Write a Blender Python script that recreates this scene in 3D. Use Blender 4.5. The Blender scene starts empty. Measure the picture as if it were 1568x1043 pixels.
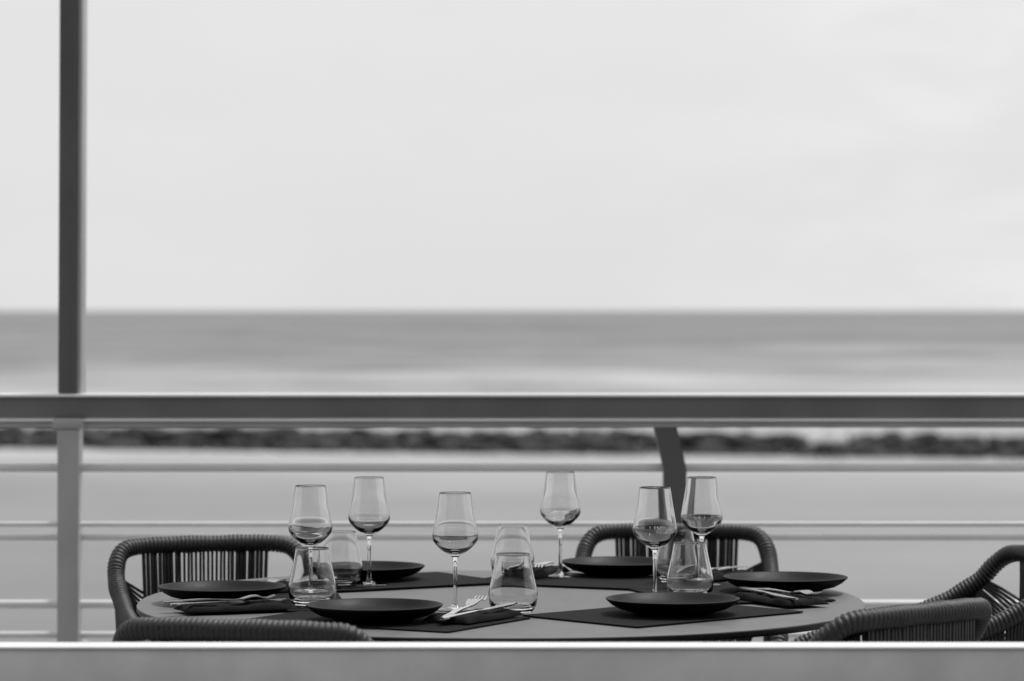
import bpy, bmesh, math, random
from mathutils import Vector, Matrix, noise
random.seed(7)
S = bpy.context.scene
S.view_settings.view_transform = 'Standard'
S.view_settings.look = 'None'
S.view_settings.exposure = 0
COL = S.collection

# ---------------------------------------------------------------- helpers
def new_obj(name, mesh, mat=None, parent=None, loc=(0,0,0), rotz=0.0):
    o = bpy.data.objects.new(name, mesh)
    COL.objects.link(o)
    if mat is not None and len(mesh.materials) == 0:
        mesh.materials.append(mat)
    o.location = loc
    o.rotation_euler = (0, 0, rotz)
    if parent is not None:
        o.parent = parent
    return o

def empty(name, loc=(0,0,0), rotz=0.0):
    e = bpy.data.objects.new(name, None)
    e.empty_display_size = 0.1
    COL.objects.link(e)
    e.location = loc
    e.rotation_euler = (0, 0, rotz)
    return e

def to_mesh(bm, name, smooth=False, sharp=None):
    me = bpy.data.meshes.new(name)
    bmesh.ops.recalc_face_normals(bm, faces=bm.faces)
    bm.to_mesh(me); bm.free()
    if smooth:
        for p in me.polygons: p.use_smooth = True
        if sharp is not None:
            me.set_sharp_from_angle(angle=math.radians(sharp))
    return me

def add_box(bm, x0,x1,y0,y1,z0,z1, bevel=0.0, seg=2):
    r = bmesh.ops.create_cube(bm, size=1.0)
    vs = r['verts']
    for v in vs:
        v.co = Vector(((x0+x1)/2+v.co.x*(x1-x0), (y0+y1)/2+v.co.y*(y1-y0), (z0+z1)/2+v.co.z*(z1-z0)))
    if bevel > 0:
        es = list({e for v in vs for e in v.link_edges})
        bmesh.ops.bevel(bm, geom=es, offset=bevel, segments=seg, affect='EDGES', profile=0.5)

def catmull(pts, step):
    P = [Vector(p) for p in pts]
    P = [P[0]*2-P[1]] + P + [P[-1]*2-P[-2]]
    dense = []
    for i in range(1, len(P)-2):
        p0,p1,p2,p3 = P[i-1],P[i],P[i+1],P[i+2]
        for k in range(24):
            t = k/24
            dense.append(0.5*((2*p1)+(-p0+p2)*t+(2*p0-5*p1+4*p2-p3)*t*t+(-p0+3*p1-3*p2+p3)*t**3))
    dense.append(P[-2].copy())
    out=[dense[0]]; acc=0.0
    for a,b in zip(dense, dense[1:]):
        L=(b-a).length
        if L < 1e-9: continue
        d = step-acc
        while d <= L:
            out.append(a.lerp(b, d/L)); d += step
        acc = (acc+L) % step
    if (out[-1]-dense[-1]).length > step*0.3: out.append(dense[-1])
    return out

def sweep(bm, path, rad, n=10, cap=True):
    up = Vector((0,0,1)); t0=(path[1]-path[0]).normalized()
    if abs(t0.dot(up))>0.9: up=Vector((1,0,0))
    nrm = (up - t0*up.dot(t0)).normalized()
    rings=[]
    for i,p in enumerate(path):
        a = path[max(i-1,0)]; b = path[min(i+1,len(path)-1)]
        t=(b-a).normalized()
        nrm=(nrm-t*nrm.dot(t)).normalized()
        bn=t.cross(nrm)
        ring=[]
        for k in range(n):
            ang=2*math.pi*k/n
            r = rad(i,ang) if callable(rad) else rad
            ring.append(bm.verts.new(p+nrm*math.cos(ang)*r+bn*math.sin(ang)*r))
        rings.append(ring)
    for r1,r2 in zip(rings,rings[1:]):
        for k in range(n):
            bm.faces.new((r1[k],r1[(k+1)%n],r2[(k+1)%n],r2[k]))
    if cap:
        bm.faces.new(rings[0][::-1]); bm.faces.new(rings[-1])

def lathe(profile, name, n=72):
    bm=bmesh.new()
    rings=[]
    for (r,z) in profile:
        if r < 1e-6:
            rings.append([bm.verts.new((0,0,z))])
        else:
            rings.append([bm.verts.new((r*math.cos(2*math.pi*k/n), r*math.sin(2*math.pi*k/n), z)) for k in range(n)])
    for a,b in zip(rings,rings[1:]):
        if len(a)==1 and len(b)==1: continue
        for k in range(n):
            k2=(k+1)%n
            if len(a)==1: bm.faces.new((a[0],b[k],b[k2]))
            elif len(b)==1: bm.faces.new((a[k],a[k2],b[0]))
            else: bm.faces.new((a[k],a[k2],b[k2],b[k]))
    return to_mesh(bm,name,True,50)

def smooth_profile(pts, step=0.002):
    out = catmull([(p[0],0,p[1]) for p in pts], step)
    return [(max(v.x,0.0),v.z) for v in out]

# ---------------------------------------------------------------- materials
def g(v): return (v,v,v,1)
def mat(name, val=0.2, rough=0.5, metal=0.0, spec=0.5, nscale=40, namt=0.15, bump=0.0, bscale=200, bdist=0.001, stretch=(1,1,1)):
    m=bpy.data.materials.new(name); m.use_nodes=True
    nt=m.node_tree; b=nt.nodes['Principled BSDF']
    b.inputs['Roughness'].default_value=rough
    b.inputs['Metallic'].default_value=metal
    b.inputs['Specular IOR Level'].default_value=spec
    tc=nt.nodes.new('ShaderNodeTexCoord'); mp=nt.nodes.new('ShaderNodeMapping')
    mp.inputs['Scale'].default_value=stretch
    nt.links.new(tc.outputs['Object'],mp.inputs['Vector'])
    n=nt.nodes.new('ShaderNodeTexNoise'); n.inputs['Scale'].default_value=nscale; n.inputs['Detail'].default_value=5
    nt.links.new(mp.outputs['Vector'],n.inputs['Vector'])
    r=nt.nodes.new('ShaderNodeValToRGB')
    r.color_ramp.elements[0].position=0.3; r.color_ramp.elements[1].position=0.7
    r.color_ramp.elements[0].color=g(val*(1-namt)); r.color_ramp.elements[1].color=g(val*(1+namt))
    nt.links.new(n.outputs['Fac'],r.inputs['Fac']); nt.links.new(r.outputs['Color'],b.inputs['Base Color'])
    rr=nt.nodes.new('ShaderNodeMapRange'); rr.inputs['To Min'].default_value=rough*0.85; rr.inputs['To Max'].default_value=min(1,rough*1.15)
    nt.links.new(n.outputs['Fac'],rr.inputs['Value']); nt.links.new(rr.outputs['Result'],b.inputs['Roughness'])
    if bump>0:
        n2=nt.nodes.new('ShaderNodeTexNoise'); n2.inputs['Scale'].default_value=bscale; n2.inputs['Detail'].default_value=3
        nt.links.new(mp.outputs['Vector'],n2.inputs['Vector'])
        bp=nt.nodes.new('ShaderNodeBump'); bp.inputs['Strength'].default_value=bump; bp.inputs['Distance'].default_value=bdist
        nt.links.new(n2.outputs['Fac'],bp.inputs['Height']); nt.links.new(bp.outputs['Normal'],b.inputs['Normal'])
    return m

M_highlight  = mat('highlight_white', 0.87, 0.3, nscale=6, namt=0.03)  # white for the painted highlight strips on the rails
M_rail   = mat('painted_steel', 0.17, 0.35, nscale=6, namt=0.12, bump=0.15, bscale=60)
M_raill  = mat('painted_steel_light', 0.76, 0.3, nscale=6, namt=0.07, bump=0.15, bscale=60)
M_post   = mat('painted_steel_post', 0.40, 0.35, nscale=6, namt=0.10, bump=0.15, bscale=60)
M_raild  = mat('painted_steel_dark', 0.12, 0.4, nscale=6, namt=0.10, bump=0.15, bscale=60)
M_front  = mat('painted_front_rail', 0.80, 0.42, nscale=9, namt=0.12, bump=0.3, bscale=90)
M_table  = mat('table_top_laminate', 0.115, 0.5, spec=0.4, nscale=25, namt=0.14, bump=0.1, bscale=300)
M_tedge  = mat('table_edge', 0.015, 0.5, spec=0.3)
M_tleg   = mat('table_leg_metal', 0.03, 0.45)
M_mat    = mat('woven_placemat', 0.009, 0.85, spec=0.12, nscale=120, namt=0.3, bump=0.6, bscale=700)
M_plate  = mat('stoneware_glaze', 0.003, 0.5, spec=0.14, nscale=60, namt=0.4, bump=0.15, bscale=150)
M_napkin = mat('napkin_cloth', 0.009, 0.9, spec=0.12, nscale=300, namt=0.35, bump=0.5, bscale=900)
M_steel  = mat('cutlery_steel', 0.78, 0.13, metal=1.0, nscale=80, namt=0.1)
M_rope   = mat('rope_cord', 0.019, 0.48, spec=0.5, nscale=180, namt=0.5, bump=0.5, bscale=900)
M_leg    = mat('chair_leg_metal', 0.04, 0.4)
M_rock   = mat('breakwater_rock', 0.04, 0.85, nscale=0.9, namt=0.6, bump=0.6, bscale=5, bdist=0.1)
M_boat   = mat('boat_gelcoat', 0.87, 0.3, nscale=3, namt=0.02)
M_boatd  = mat('boat_window', 0.05, 0.1, nscale=3, namt=0.04)
M_deck   = mat('deck_boards', 0.22, 0.7, nscale=3, namt=0.3, bump=0.3, bscale=30, stretch=(1,8,1))
M_conc   = mat('terrace_concrete', 0.3, 0.85, nscale=2, namt=0.2, bump=0.3, bscale=30)
M_wall   = mat('building_render', 0.20, 0.85, nscale=2, namt=0.2, bump=0.3, bscale=30)
M_win    = mat('window_glass', 0.02, 0.06, nscale=1, namt=0.1)

def glass_mat():
    m=bpy.data.materials.new('clear_glass'); m.use_nodes=True
    nt=m.node_tree; b=nt.nodes['Principled BSDF']
    b.inputs['Base Color'].default_value=g(0.99)
    b.inputs['Transmission Weight'].default_value=1.0
    b.inputs['IOR'].default_value=1.5
    b.inputs['Roughness'].default_value=0.0
    return m
M_glass=glass_mat()

def sea_mat():
    m=bpy.data.materials.new('sea_water'); m.use_nodes=True
    nt=m.node_tree; b=nt.nodes['Principled BSDF']
    geo=nt.nodes.new('ShaderNodeNewGeometry')
    def nz(scale, sx, sy, detail=4, off=0.0):
        mp=nt.nodes.new('ShaderNodeMapping'); mp.inputs['Scale'].default_value=(sx,sy,1)
        mp.inputs['Location'].default_value=(off,off*1.7,0)
        mp.inputs['Rotation'].default_value=(0,0,math.radians(4))
        nt.links.new(geo.outputs['Position'],mp.inputs['Vector'])
        n=nt.nodes.new('ShaderNodeTexNoise'); n.inputs['Scale'].default_value=scale; n.inputs['Detail'].default_value=detail
        n.inputs['Roughness'].default_value=0.6
        nt.links.new(mp.outputs['Vector'],n.inputs['Vector']); return n.outputs['Fac']
    def math_(op,a,bv):
        n=nt.nodes.new('ShaderNodeMath'); n.operation=op
        for i,x in enumerate((a,bv)):
            if isinstance(x,(int,float)): n.inputs[i].default_value=x
            else: nt.links.new(x,n.inputs[i])
        return n.outputs[0]
    sep=nt.nodes.new('ShaderNodeSeparateXYZ'); nt.links.new(geo.outputs['Position'],sep.inputs[0])
    f0=nz(1,0.005,0.0048,5,2)
    f1=nz(1,0.024,0.026,5)
    f2=nz(1,0.07,0.12,5,11)
    f3=nz(1,0.6,1.6,3,5)
    mix=math_('ADD', math_('MULTIPLY',f0,0.34), math_('ADD', math_('MULTIPLY',f1,0.36), math_('ADD', math_('MULTIPLY',f2,0.22), math_('MULTIPLY',f3,0.08))))
    mr=nt.nodes.new('ShaderNodeValToRGB')   # turbid pale shallows, a little surf at the rocks, deeper water offshore
    e=mr.color_ramp.elements
    e[0].position=0.0; e[0].color=g(0.16)
    e[1].position=1.0; e[1].color=g(0.155)
    for p,v in ((0.08,0.19),(0.13,0.25),(0.150,0.29),(0.158,0.33),(0.166,0.36),(0.18,0.33),(0.34,0.31),(0.45,0.21),(0.7,0.17)):
        q=e.new(p); q.color=g(v)
    dn=math_('DIVIDE', math_('ADD', sep.outputs['Y'], math_('MULTIPLY', sep.outputs['X'], 0.25)), 1000.0)
    dn=math_('ADD', dn, math_('MULTIPLY', math_('SUBTRACT', f2, 0.5), 0.012))
    nt.links.new(dn,mr.inputs['Fac'])
    k=nt.nodes.new('ShaderNodeMapRange'); k.inputs['From Min'].default_value=120; k.inputs['From Max'].default_value=320
    k.inputs['To Min'].default_value=1.8; k.inputs['To Max'].default_value=6.0
    nt.links.new(sep.outputs['Y'],k.inputs['Value'])
    amp=math_('MAXIMUM', math_('ADD', math_('MULTIPLY', math_('SUBTRACT',mix,0.5), k.outputs['Result']), 1.0), 0.4)
    val=math_('MULTIPLY', mr.outputs['Color'], amp)
    cmb=nt.nodes.new('ShaderNodeCombineColor')
    for i in range(3): nt.links.new(val,cmb.inputs[i])
    nt.links.new(cmb.outputs[0],b.inputs['Base Color'])
    b.inputs['Roughness'].default_value=0.6
    b.inputs['Specular IOR Level'].default_value=0.3
    bp=nt.nodes.new('ShaderNodeBump'); bp.inputs['Strength'].default_value=0.5; bp.inputs['Distance'].default_value=0.3
    nt.links.new(f3,bp.inputs['Height']); nt.links.new(bp.outputs['Normal'],b.inputs['Normal'])
    return m
M_sea=sea_mat()

# ---------------------------------------------------------------- world + sun
SUN_EL=math.radians(65); SUN_AZ=math.radians(42)   # azimuth measured from +Y toward +X
w=bpy.data.worlds.new("World"); S.world=w; w.use_nodes=True
nt=w.node_tree; bg=nt.nodes['Background']; bg.inputs['Strength'].default_value=0.1
sky=nt.nodes.new('ShaderNodeTexSky'); sky.sky_type='NISHITA'; sky.sun_disc=False
sky.sun_elevation=SUN_EL; sky.sun_rotation=SUN_AZ; sky.dust_density=4; sky.air_density=1.0
bw=nt.nodes.new('ShaderNodeRGBToBW'); nt.links.new(sky.outputs[0],bw.inputs[0])
tc=nt.nodes.new('ShaderNodeTexCoord')
mp=nt.nodes.new('ShaderNodeMapping'); mp.inputs['Scale'].default_value=(9,9,26); mp.inputs['Location'].default_value=(5.1,0.4,0.7)
mp.inputs['Rotation'].default_value=(0.0,math.radians(12),0)
nt.links.new(tc.outputs['Generated'],mp.inputs['Vector'])
cn=nt.nodes.new('ShaderNodeTexNoise'); cn.inputs['Scale'].default_value=1.0; cn.inputs['Detail'].default_value=6; cn.inputs['Roughness'].default_value=0.55
nt.links.new(mp.outputs[0],cn.inputs['Vector'])
sx=nt.nodes.new('ShaderNodeSeparateXYZ'); nt.links.new(tc.outputs['Generated'],sx.inputs[0])
side=nt.nodes.new('ShaderNodeMapRange'); side.interpolation_type='SMOOTHSTEP'
side.inputs['From Min'].default_value=0.02; side.inputs['From Max'].default_value=0.16
side.inputs['To Min'].default_value=0.25; side.inputs['To Max'].default_value=1.0
nt.links.new(sx.outputs['X'],side.inputs['Value'])
cr=nt.nodes.new('ShaderNodeMapRange'); cr.interpolation_type='SMOOTHSTEP'
cr.inputs['From Min'].default_value=0.42; cr.inputs['From Max'].default_value=0.66
cr.inputs['To Min'].default_value=0.0; cr.inputs['To Max'].default_value=0.85
nt.links.new(cn.outputs['Fac'],cr.inputs['Value'])
mm=nt.nodes.new('ShaderNodeMath'); mm.operation='MULTIPLY'; nt.links.new(cr.outputs[0],mm.inputs[0]); nt.links.new(side.outputs[0],mm.inputs[1])
ma=nt.nodes.new('ShaderNodeMath'); ma.operation='ADD'; ma.inputs[1].default_value=8.35; nt.links.new(mm.outputs[0],ma.inputs[0])
mx=nt.nodes.new('ShaderNodeMix'); mx.data_type='FLOAT'; mx.inputs[0].default_value=0.88
nt.links.new(bw.outputs[0],mx.inputs[2]); nt.links.new(ma.outputs[0],mx.inputs[3])
nt.links.new(mx.outputs[0],bg.inputs['Color'])

sd=bpy.data.lights.new('sun','SUN'); sd.energy=2.6; sd.angle=math.radians(6); sd.color=(1,1,1)
so=bpy.data.objects.new('sun',sd); COL.objects.link(so)
sv=Vector((math.sin(SUN_AZ)*math.cos(SUN_EL), math.cos(SUN_AZ)*math.cos(SUN_EL), math.sin(SUN_EL)))
so.rotation_euler=sv.to_track_quat('Z','Y').to_euler(); so.location=(5,20,20)

# ---------------------------------------------------------------- camera
cd=bpy.data.cameras.new('camera'); cam=bpy.data.objects.new('camera',cd); COL.objects.link(cam)
cam.location=(0,0,1.29); cam.rotation_euler=(math.radians(90-0.533),0,0)
cd.lens=114.8; cd.sensor_width=36; cd.clip_start=0.1; cd.clip_end=60000
cd.dof.use_dof=True; cd.dof.focus_distance=5.85; cd.dof.aperture_fstop=4.8
S.camera=cam

# ---------------------------------------------------------------- sea
SEA_Z=-6.0
bm=bmesh.new()
ys=[-200,40,60,100,200,400,1000,3000,10000,40000]
xs=[-30000,-3000,-300,0,300,3000,30000]
grid=[[bm.verts.new((x,y,SEA_Z)) for x in xs] for y in ys]
for i in range(len(ys)-1):
    for j in range(len(xs)-1):
        bm.faces.new((grid[i][j],grid[i][j+1],grid[i+1][j+1],grid[i+1][j]))
new_obj('sea', to_mesh(bm,'sea'), M_sea)

# ---------------------------------------------------------------- breakwater of boulders
tb=bmesh.new(); bmesh.ops.create_icosphere(tb,subdivisions=2,radius=1.0)
tb.verts.ensure_lookup_table()
TV=[v.co.copy() for v in tb.verts]; TF=[[v.index for v in f.verts] for f in tb.faces]; tb.free()
V=[];F=[]
for i in range(2600):
    x=random.uniform(-75,75)
    row=random.random()
    yb=168.5-0.25*x+math.sin(x*0.11)*0.6
    y=yb+(row-0.5)*6.5
    h=min(1.0,(1-abs(row-0.5)*2)*1.7)*(0.98+0.16*noise.noise(Vector((x*0.10,3,0))))
    s=random.uniform(0.25,0.5)
    base=Vector((x,y,SEA_Z-0.05+h*random.uniform(0.5,1.0)))
    sc=Vector((s*random.uniform(.9,1.7),s*random.uniform(.8,1.3),s*random.uniform(.5,.8)))
    off=Vector((i*1.7,i*0.3,0)); rz=Matrix.Rotation(random.uniform(0,6.28),3,'Z')@Matrix.Rotation(random.uniform(-.4,.4),3,'X')
    n0=len(V)
    for c in TV:
        k=(1+0.35*noise.noise(c*1.3+off))*1.15
        d=Vector((max(-.8,min(.8,c.x))*sc.x,max(-.8,min(.8,c.y))*sc.y,max(-.75,min(.75,c.z))*sc.z))*k
        V.append(base+rz@d)
    F.extend([[a+n0 for a in f] for f in TF])
me=bpy.data.meshes.new('breakwater'); me.from_pydata(V,[],F); me.update()
new_obj('breakwater', me, M_rock)

# ---------------------------------------------------------------- small boat on a slip
boat=empty('motorboat',(15.6,160.6,SEA_Z-.02),math.radians(75))
bm=bmesh.new()
secs=[(-1.1,0.42,0.42,0.45),(-0.5,0.48,0.45,0.48),(0.2,0.46,0.42,0.52),(0.8,0.28,0.25,0.60),(1.25,0.02,0.02,0.70)]
rs=[]
for (y,wt,wb,h) in secs:
    rs.append([bm.verts.new(p) for p in ((-wt,y,h),(-wb*0.85,y,0.1),(0,y,-0.08),(wb*0.85,y,0.1),(wt,y,h),(wt*0.9,y,h+0.02),(-wt*0.9,y,h+0.02))])
for a,b in zip(rs,rs[1:]):
    for k in range(7): bm.faces.new((a[k],a[(k+1)%7],b[(k+1)%7],b[k]))
bm.faces.new(rs[0]); bm.faces.new(rs[-1][::-1])
for v in bm.verts: v.co=v.co*0.8+Vector((0,0,.80))
new_obj('hull',to_mesh(bm,'hull'),M_boat,boat)
bm=bmesh.new(); add_box(bm,-.25,.25,-.45,.28,1.17,1.46,.06)
new_obj('cabin',to_mesh(bm,'cabin'),M_boat,boat)
bm=bmesh.new(); add_box(bm,-.18,.18,.282,.29,1.32,1.41); add_box(bm,.252,.258,-.3,.2,1.32,1.41); add_box(bm,-.258,-.252,-.3,.2,1.32,1.41)
new_obj('windows',to_mesh(bm,'windows'),M_boatd,boat)
bm=bmesh.new(); add_box(bm,-.4,.4,-.12,.0,-.4,.86,.02); add_box(bm,-.4,.4,.4,.52,-.4,.86,.02); add_box(bm,-.4,.4,-.7,-.6,-.4,.86,.02)
new_obj('slip_cradle',to_mesh(bm,'slip_cradle'),M_rock,boat)

# ---------------------------------------------------------------- terrace
bm=bmesh.new()
y=-2.0
while y<8.3:
    add_box(bm,-7,7,y,y+0.138,-0.025,0.0); y+=0.143
new_obj('terrace_deck',to_mesh(bm,'terrace_deck'),M_deck)
bm=bmesh.new(); add_box(bm,-7.1,7.1,-2.2,8.45,-6.5,-0.03,0.02)
new_obj('terrace_wall',to_mesh(bm,'terrace_wall'),M_conc)

# ---------------------------------------------------------------- unseen restaurant behind the viewpoint and awning roof, added to darken camera-facing sides
rest=empty('unseen_restaurant',(0,-2.4,0))
def pbox(parent,name,m,*a,bevel=0.0):
    bm=bmesh.new(); add_box(bm,*a,bevel=bevel); return new_obj(name,to_mesh(bm,name),m,parent)
pbox(rest,'walls',M_wall,-14,14,-5,0,-6.5,7.5)
for i in range(9):
    xw=-11.2+i*2.8
    pbox(rest,'window_frame',M_post,xw-1.15,xw+1.15,0.002,0.05,0.1,2.6)
    pbox(rest,'window',M_win,xw-1.05,xw+1.05,0.052,0.06,0.2,2.5)
    pbox(rest,'upper_window_frame',M_post,xw-.75,xw+.75,0.002,0.05,4.0,6.1)
    pbox(rest,'upper_window',M_win,xw-.65,xw+.65,0.052,0.06,4.1,6.0)
pbox(rest,'parapet',M_post,-14.1,14.1,-5.1,.12,7.502,7.7)
pbox(rest,'added_canopy',M_post,-8,8,0.07,4.6,3.15,3.3)  # unseen roof overhead, added to cut light on camera-facing sides

# ---------------------------------------------------------------- far railing
far=empty('terrace_railing',(0,8.0,0))
def part_box(parent,name,m,*a,bevel=0.003,rot=None):
    bm=bmesh.new(); add_box(bm,*a,bevel=bevel)
    me=to_mesh(bm,name,True,40)
    return new_obj(name,me,m,parent)
def tube(parent,name,m,p0,p1,r):
    bm=bmesh.new(); sweep(bm,[Vector(p0),Vector(p0).lerp(Vector(p1),.5),Vector(p1)],r,20)
    return new_obj(name,to_mesh(bm,name,True,40),m,parent)
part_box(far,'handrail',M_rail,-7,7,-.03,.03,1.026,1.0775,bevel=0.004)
part_box(far,'handrail_highlight',M_highlight,-7,7,-.040,.036,1.0777,1.0855,bevel=0.0038)  # white strip painting the highlight along the handrail's top edge
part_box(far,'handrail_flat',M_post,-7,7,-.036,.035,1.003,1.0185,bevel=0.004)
part_box(far,'handrail_lower_highlight',M_highlight,-7,7,-.044,.030,1.0187,1.0240,bevel=0.0024)  # white strip painting the thin highlight under the handrail
for i,(z,r) in enumerate(((0.904,0.0105),(0.765,0.0065),(0.734,0.0085),(0.569,0.0105),(0.494,0.008),(0.38,0.0105),(0.22,0.0105))):
    tube(far,'bar_%d'%(i+1),M_raill,(-7,0.0,z),(7,0.0,z),r)
def sheared_post(name,m,x_bot,x_top,z0,z1,hw,y0,y1):
    bm=bmesh.new(); add_box(bm,-hw,hw,y0,y1,z0,z1,bevel=0.004)
    for v in bm.verts:
        t=(v.co.z-z0)/(z1-z0); v.co.x+=x_bot+(x_top-x_bot)*t
    return new_obj(name,to_mesh(bm,name,True,40),m,far)
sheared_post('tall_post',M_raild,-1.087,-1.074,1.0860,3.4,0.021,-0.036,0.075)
sheared_post('tall_post_lit_side',M_post,-1.0590,-1.0460,1.0860,3.4,0.0065,-0.026,0.065)  # lighter strip standing in for the post's lit right side
sheared_post('lower_post',M_post,-1.084,-1.081,0.0,1.0,0.0265,-0.052,0.03)
part_box(far,'post_collar',M_post,-1.120,-1.044,-.056,.038,1.0,1.026,bevel=0.006)
part_box(far,'post_bracket',M_post,-1.125,-1.042,-.056,.034,.455,.478,bevel=0.006)
for xp in (-4.2,3.6,5.6):
    sheared_post('post_%d'%int(xp*10),M_post,xp,xp,0.0,1.0,0.0255,-0.042,0.03)
bm=bmesh.new()
pp=[(0.375,1.002),(0.395,0.915),(0.398,0.90),(0.398,0.0)]
rr=[]
for x,z in pp:
    rr.append([bm.verts.new(q) for q in ((x-.028,-.034,z),(x+.028,-.034,z),(x+.028,.02,z),(x-.028,.02,z))])
for a,b in zip(rr,rr[1:]):
    for k in range(4): bm.faces.new((a[k],a[(k+1)%4],b[(k+1)%4],b[k]))
bm.faces.new(rr[0]); bm.faces.new(rr[-1][::-1])
new_obj('bent_post',to_mesh(bm,'bent_post'),M_raild,far)

# ---------------------------------------------------------------- near railing
near=empty('near_railing',(0,4.7,0))
part_box(near,'handrail',M_front,-7,7,-.03,.03,0.70,0.8045,bevel=0.004)
part_box(near,'handrail_highlight',M_highlight,-7,7,-.033,.033,0.8047,0.8085,bevel=0.0018)  # thin white strip as a painted highlight on the near rail
for z in (0.55,0.4,0.25): tube(near,'bar',M_raill,(-7,0,z),(7,0,z),0.0105)
for xp in (-2.4,2.4,5): part_box(near,'post',M_raill,xp-.025,xp+.025,-.028,.028,0,.698)

# ---------------------------------------------------------------- table
TX,TY=-0.02,6.07
RX,RY1=0.672,0.70
TZ=0.75
table=empty('round_dining_table',(TX,TY,0))
def outline(scale_off,z,n=160):
    pts=[]
    for k in range(n):
        a=2*math.pi*k/n; c,s=math.cos(a),math.sin(a); e=2/2.15
        x=(RX+scale_off)*math.copysign(abs(c)**e,c); y=(RY1+scale_off)*math.copysign(abs(s)**e,s)
        pts.append((x,y,z))
    return pts
bm=bmesh.new()
layers=[(-.03,TZ-.016),(-.004,TZ-.013),(0,TZ-.009),(0,TZ-.0021)]
rings=[[bm.verts.new(p) for p in outline(o,z)] for o,z in layers]
for a,b in zip(rings,rings[1:]):
    n=len(a)
    for k in range(n): bm.faces.new((a[k],a[(k+1)%n],b[(k+1)%n],b[k]))
bm.faces.new(rings[0][::-1]); bm.faces.new(rings[-1])
new_obj('edge',to_mesh(bm,'edge',True,60),M_tedge,table)
bm=bmesh.new()
layers=[(-.0003,TZ-.002),(-.0006,TZ-.0006),(-.0012,TZ)]
rings=[[bm.verts.new(p) for p in outline(o,z)] for o,z in layers]
for a,b in zip(rings,rings[1:]):
    n=len(a)
    for k in range(n): bm.faces.new((a[k],a[(k+1)%n],b[(k+1)%n],b[k]))
bm.faces.new(rings[-1])
new_obj('top',to_mesh(bm,'top',True,30),M_table,table)
new_obj('pedestal',lathe([(0,.733),(.16,.733),(.16,.725),(.05,.715),(.04,.68),(.04,.06),(.06,.035),(.27,.02),(.28,.0),(0,0)],'pedestal'),M_tleg,table)

# ---------------------------------------------------------------- placemats + plates
plates=[(-.238,5.643),(.284,5.765),(-.535,6.02),(.522,6.23),(.218,6.62),(-.292,6.50)]
def rrect(hw,hd,rc,n=6):
    pts=[]
    for (cx,cy,a0) in ((hw-rc,hd-rc,0),(-hw+rc,hd-rc,90),(-hw+rc,-hd+rc,180),(hw-rc,-hd+rc,270)):
        for k in range(n+1):
            a=math.radians(a0+90*k/n); pts.append((cx+rc*math.cos(a),cy+rc*math.sin(a)))
    return pts
bm=bmesh.new()
pts=rrect(.21,.145,.006)
lo=[bm.verts.new((x,y,0)) for x,y in pts]; hi=[bm.verts.new((x,y,.0022)) for x,y in pts]
for k in range(len(pts)): bm.faces.new((lo[k],lo[(k+1)%len(pts)],hi[(k+1)%len(pts)],hi[k]))
bm.faces.new(hi); bm.faces.new(lo[::-1])
matmesh=to_mesh(bm,'placemat'); matmesh.materials.append(M_mat)
plate_prof=[(0,.003),(.055,.003),(.060,0),(.070,0),(.074,.003),(.095,.008),(.108,.015),(.1165,.0225),(.1185,.0245),(.1185,.0262),(.1165,.0268),(.1135,.0255),(.106,.0195),(.094,.0125),(.078,.0085),(.05,.0075),(0,.0075)]
platemesh=lathe(plate_prof,'dinner_plate'); platemesh.materials.append(M_plate)
for i,(px,py) in enumerate(plates):
    d=Vector((px-TX,py-TY)); ang=math.atan2(d.y,d.x)
    r=min(max(d.length*0.95,0.40),0.44)
    new_obj('placemat',matmesh,None,None,(TX+math.cos(ang)*r,TY+math.sin(ang)*r,TZ+.0008+0.0004*i),ang+math.pi/2+random.uniform(-.05,.05))
    new_obj('dinner_plate',platemesh,None,None,(px,py,TZ+.0052))

# ---------------------------------------------------------------- glasses
outer=smooth_profile([(.0285,.2096),(.0322,.185),(.0368,.158),(.0404,.138),(.0406,.1305),(.0375,.1215),(.0270,.110),(.0150,.1015),(.0070,.0965),(.0042,.090)],.0025)
stem=[(.0037,.075),(.0034,.05),(.0036,.025),(.0045,.013),(.0075,.0075),(.015,.0045),(.028,.0028),(.0358,.0018),(.0366,.0009),(.0358,0.0),(.02,.0005),(0,.001)]
inner=smooth_profile([(.0273,.2096),(.0309,.185),(.0355,.158),(.0390,.138),(.0391,.132),(.0360,.1245),(.0255,.1140),(.0130,.1075),(.005,.105),(0,.1047)],.0025)
inner[-1]=(0,.1047)
prof=[(0,.1047)]+[p for p in inner[::-1][1:]]+[(.0279,.2102)]+outer+stem
wine=lathe(prof,'wine_glass'); wine.materials.append(M_glass)
to=smooth_profile([(.0298,.1036),(.034,.08),(.0395,.055),(.0434,.036),(.0436,.028),(.0415,.014),(.0365,.0035),(.032,.0004)],.003)
ti=smooth_profile([(.0285,.1036),(.0327,.08),(.0381,.055),(.0419,.037),(.0420,.030),(.0398,.019),(.0340,.0120),(.020,.0095),(0,.009)],.003)
ti[-1]=(0,.009)
tprof=[(0,.009)]+ti[::-1][1:]+[(.0292,.1042)]+to+[(.028,.0),(.02,.0012),(0,.0018)]
tumb=lathe(tprof,'tumbler'); tumb.materials.append(M_glass)
ZG=TZ+0.0054
for (x,y) in ((-.373,6.04),(-.2776,6.345),(-.101,5.806),(.097,6.553),(.262,5.985),(.369,6.345)):
    new_obj('wine_glass',wine,None,None,(x,y,ZG),random.uniform(0,6))
for (x,y) in ((-.362,5.915),(-.334,6.353),(.002,5.775),(.001,6.553),(.330,6.05),(.325,6.42)):
    new_obj('water_tumbler',tumb,None,None,(x,y,ZG),random.uniform(0,6))

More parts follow.
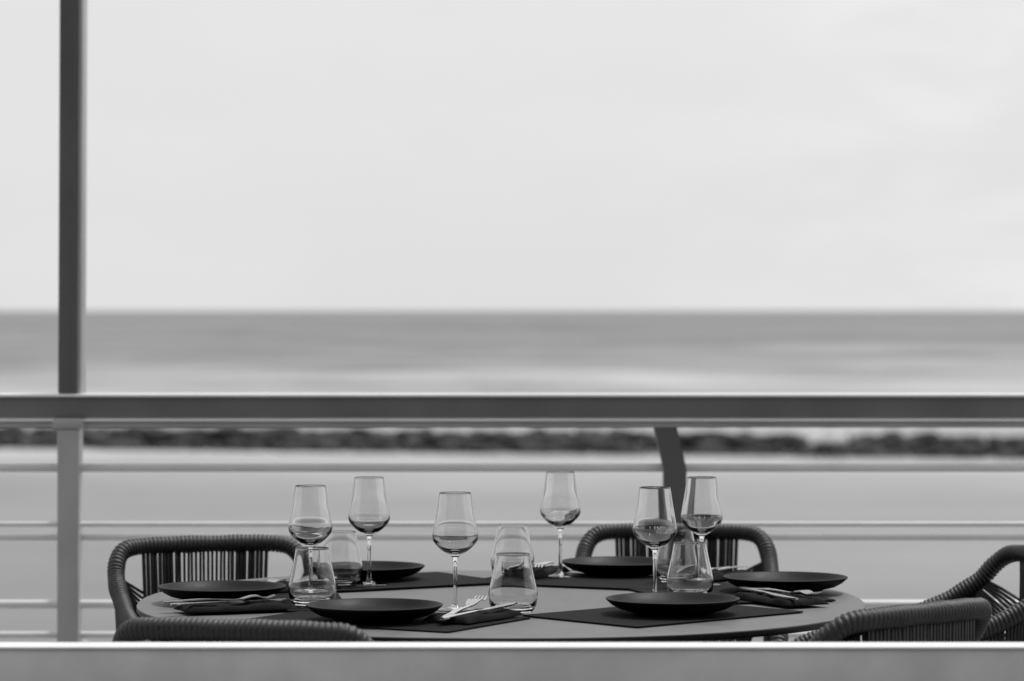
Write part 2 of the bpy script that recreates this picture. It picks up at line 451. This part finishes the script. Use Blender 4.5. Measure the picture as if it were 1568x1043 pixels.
# ---------------------------------------------------------------- cutlery
def strip(bm, prof, zfun, thick):
    L=[]
    for (y,x0,x1) in prof:
        z=zfun(y)
        L.append([bm.verts.new((x0,y,z)),bm.verts.new((x1,y,z)),bm.verts.new((x1,y,z+thick)),bm.verts.new((x0,y,z+thick))])
    for a,b in zip(L,L[1:]):
        for k in range(4): bm.faces.new((a[k],a[(k+1)%4],b[(k+1)%4],b[k]))
    bm.faces.new(L[0]); bm.faces.new(L[-1][::-1])
def lerp_table(tab,y):
    for (a,b) in zip(tab,tab[1:]):
        if a[0]<=y<=b[0]:
            t=(y-a[0])/(b[0]-a[0]); t=t*t*(3-2*t); return a[1]+(b[1]-a[1])*t
    return tab[-1][1]
def zf(y): return lerp_table([(-.1,.0005),(-.03,.004),(.03,.0025),(.065,.009),(.085,.0045),(.1,.009)],y)
bm=bmesh.new()
wid=[(-.1,.0075),(-.085,.0095),(-.04,.006),(.0,.0035),(.03,.0035),(.045,.010),(.058,.0125)]
n=40
strip(bm,[( -.1+.158*k/n, -lerp_table(wid,-.1+.158*k/n), lerp_table(wid,-.1+.158*k/n)) for k in range(n+1)],zf,.0022)
for k in range(4):
    xc=-.0098+.00653*k
    strip(bm,[(.0578+.042*j/8, xc-.0021*(1-.35*j/8), xc+.0021*(1-.35*j/8)) for j in range(9)],zf,.002)
bmesh.ops.bevel(bm,geom=[e for e in bm.edges if e.calc_face_angle(0)>1.2],offset=.0005,segments=1,affect='EDGES')
forkm=to_mesh(bm,'fork',True,40); forkm.materials.append(M_steel)
bm=bmesh.new()
wl=[(-.11,.006),(-.1,.0085),(-.03,.006),(.0,.0045),(.01,.006),(.03,.0095),(.08,.0095),(.112,.001)]
n=44
strip(bm,[(-.11+.222*k/n, -.8*lerp_table(wl,min(.0,-.11+.222*k/n)) if k<22 else -.0045, lerp_table(wl,-.11+.222*k/n)) for k in range(n+1)],lambda y: .0008 if y>0 else .0012,.0026)
bmesh.ops.bevel(bm,geom=[e for e in bm.edges if e.calc_face_angle(0)>1.2],offset=.0006,segments=1,affect='EDGES')
knifem=to_mesh(bm,'table_knife',True,40); knifem.materials.append(M_steel)
def napkin_mesh(seed,hw=.045,hd=.095):
    bm=bmesh.new(); nx,ny=22,44
    G=[]
    for j in range(ny+1):
        row=[]
        for i in range(nx+1):
            u=i/nx*2-1; v=j/ny*2-1
            e=min(1,(1-abs(u))*5)**.5*min(1,(1-abs(v))*9)**.5
            z=.0015+ (.009*e)+.004*e*(noise.noise(Vector((u*1.6+seed,v*2.3,seed)))+.5*noise.noise(Vector((u*4,v*5+seed,1))))
            x=u*hw*(1+.08*noise.noise(Vector((v*2,seed,0)))); y=v*hd*(1+.05*noise.noise(Vector((u*2,seed,4))))
            row.append(bm.verts.new((x,y,max(z,.0002))))
        G.append(row)
    for j in range(ny):
        for i in range(nx):
            bm.faces.new((G[j][i],G[j][i+1],G[j+1][i+1],G[j+1][i]))
    edge=[e for e in bm.edges if e.is_boundary]
    r=bmesh.ops.extrude_edge_only(bm,edges=edge)
    for v in [q for q in r['geom'] if isinstance(q,bmesh.types.BMVert)]: v.co.z=0
    return to_mesh(bm,'napkin',True)
def setting(x,y,ang,seed,flip=1,tilt=0.0):
    m=napkin_mesh(seed); m.materials.append(M_napkin)
    new_obj('napkin',m,None,None,(x,y,TZ+.0055),ang)
    c,s=math.cos(ang),math.sin(ang)
    def place(name,me,ox,oy,da,z,tx):
        o=new_obj(name,me,None,None,(x+c*ox-s*oy,y+s*ox+c*oy,TZ+z),0)
        o.rotation_euler=(Matrix.Rotation(ang+da,3,'Z')@Matrix.Rotation(tx,3,'X')).to_euler()
    place('fork',forkm,-.012,-.02,.18*flip,.0185,tilt)
    place('table_knife',knifem,.018,-.012,-.10*flip,.0182,tilt*.6)
setting(-.066,5.66,math.radians(-30),1.3,1,.08)
setting(.492,5.99,math.radians(-152),4.1,1,-.02)
setting(-.50,5.83,math.radians(-68),7.7,-1,.0)
setting(.045,6.60,math.radians(160),9.2,1,.0)
setting(-.43,6.24,math.radians(130),12.2,1,.0)
setting(.40,6.52,math.radians(140),15.2,1,.0)

# ---------------------------------------------------------------- rope chairs
half=[(0,-.27,.80),(.07,-.269,.80),(.135,-.262,.799),(.175,-.247,.793),(.196,-.225,.772),(.206,-.19,.735),(.211,-.11,.69),(.219,.01,.655),(.223,.12,.63),(.221,.19,.595),(.214,.215,.52),(.208,.215,.43)]
full=[(-x,y,z) for x,y,z in half[::-1]]+half[1:]
fpath=catmull(full,.0016)
bm=bmesh.new()
PITCH=.0088
def rope_r(i,a):
    ph=(i*.0016/PITCH + a/(2*math.pi) + .25*noise.noise(Vector((i*.011,7,0))))%1.0
    return .0140+.0045*math.sqrt(max(0,1-(2*ph-1)**2)) + .0024*noise.noise(Vector((i*.03,0,0)))
sweep(bm,fpath,rope_r,14)
me_frame=to_mesh(bm,'wrapped_frame',True); me_frame.materials.append(M_rope)
arc=catmull(half,.004)
bm=bmesh.new()
def string(p0,p1,r=.0032,sag=0.0,n=8,axis=Vector((0,-1,0))):
    P=[]; p0=Vector(p0);p1=Vector(p1)
    for k in range(n+1):
        t=k/n; P.append(p0.lerp(p1,t)+axis*sag*math.sin(math.pi*t))
    sweep(bm,P,r,6)
NB=30
for k in range(NB+1):
    t=k/NB*2-1
    jit=random.uniform(-.0018,.0018)
    x=t*.132+jit
    ytop=-.27+.45*x*x
    string((x,ytop,.80),(t*.122-jit,-.205+.5*x*x,.435),.0041 if abs(t)>.45 else .0029,.022)
for sx_ in (-1,1):
    ap=[p for p in arc if p.z<.745 and p.z>.56]
    n=56
    for k in range(n):
        t=k/(n-1); p=ap[int(t*(len(ap)-1))]
        q=Vector((.172+.03*min(1,t*1.5),-.19+.38*t,.435))
        string((sx_*p.x,p.y,p.z),(sx_*q.x,q.y,q.z),.0042,.01,8,Vector((sx_,0,0)))
    for k in range(19):
        p=ap[int(k*1.25)]
        string((sx_*p.x,p.y,p.z),(sx_*.130,-.266+.0016*k,.700-.0125*k),.0034,.004,8,Vector((0,-1,0)))
me_str=to_mesh(bm,'rope_strings',True); me_str.materials.append(M_rope)
bm=bmesh.new()
so_=[(.20,.2),(.205,0),(.185,-.15),(.12,-.2),(0,-.21),(-.12,-.2),(-.185,-.15),(-.205,0),(-.20,.2),(0,.215)]
sp=catmull([(x,y,.43) for x,y in so_+[so_[0]]],.012)
sweep(bm,sp,.013,8,False)
for k in range(40):
    y=-.19+k*.0101
    hwid=.20 if y>-.12 else .20-.9*(-.12-y)
    string((-hwid,y,.437),(hwid,y,.437),.0055,.012,8,Vector((0,0,-1)))
me_seat=to_mesh(bm,'woven_seat',True); me_seat.materials.append(M_rope)
bm=bmesh.new()
for sx_ in (-1,1):
    sweep(bm,[Vector((sx_*.208,.215,.435)),Vector((sx_*.213,.225,.2)),Vector((sx_*.218,.235,0))],.011,12)
    sweep(bm,[Vector((sx_*.17,-.17,.435)),Vector((sx_*.19,-.22,.2)),Vector((sx_*.2,-.26,0))],.011,12)
me_legs=to_mesh(bm,'legs',True,40); me_legs.materials.append(M_leg)
def chair(bx,by,deg):
    a=math.radians(deg)
    f=Vector((-math.sin(a),math.cos(a)))
    e=empty('rope_armchair',(bx+f.x*.27,by+f.y*.27,0),a)
    for nm,me in (('wrapped_frame',me_frame),('rope_strings',me_str),('woven_seat',me_seat),('legs',me_legs)):
        new_obj(nm,me,None,e)
chair(-.645,6.84,-160)      # left, behind
chair(.365,7.24,176)        # behind, right of centre
chair(-.425,4.99,-14)       # near left
chair(.67,5.27,45)          # near right
chair(1.055,6.46,98)        # right side
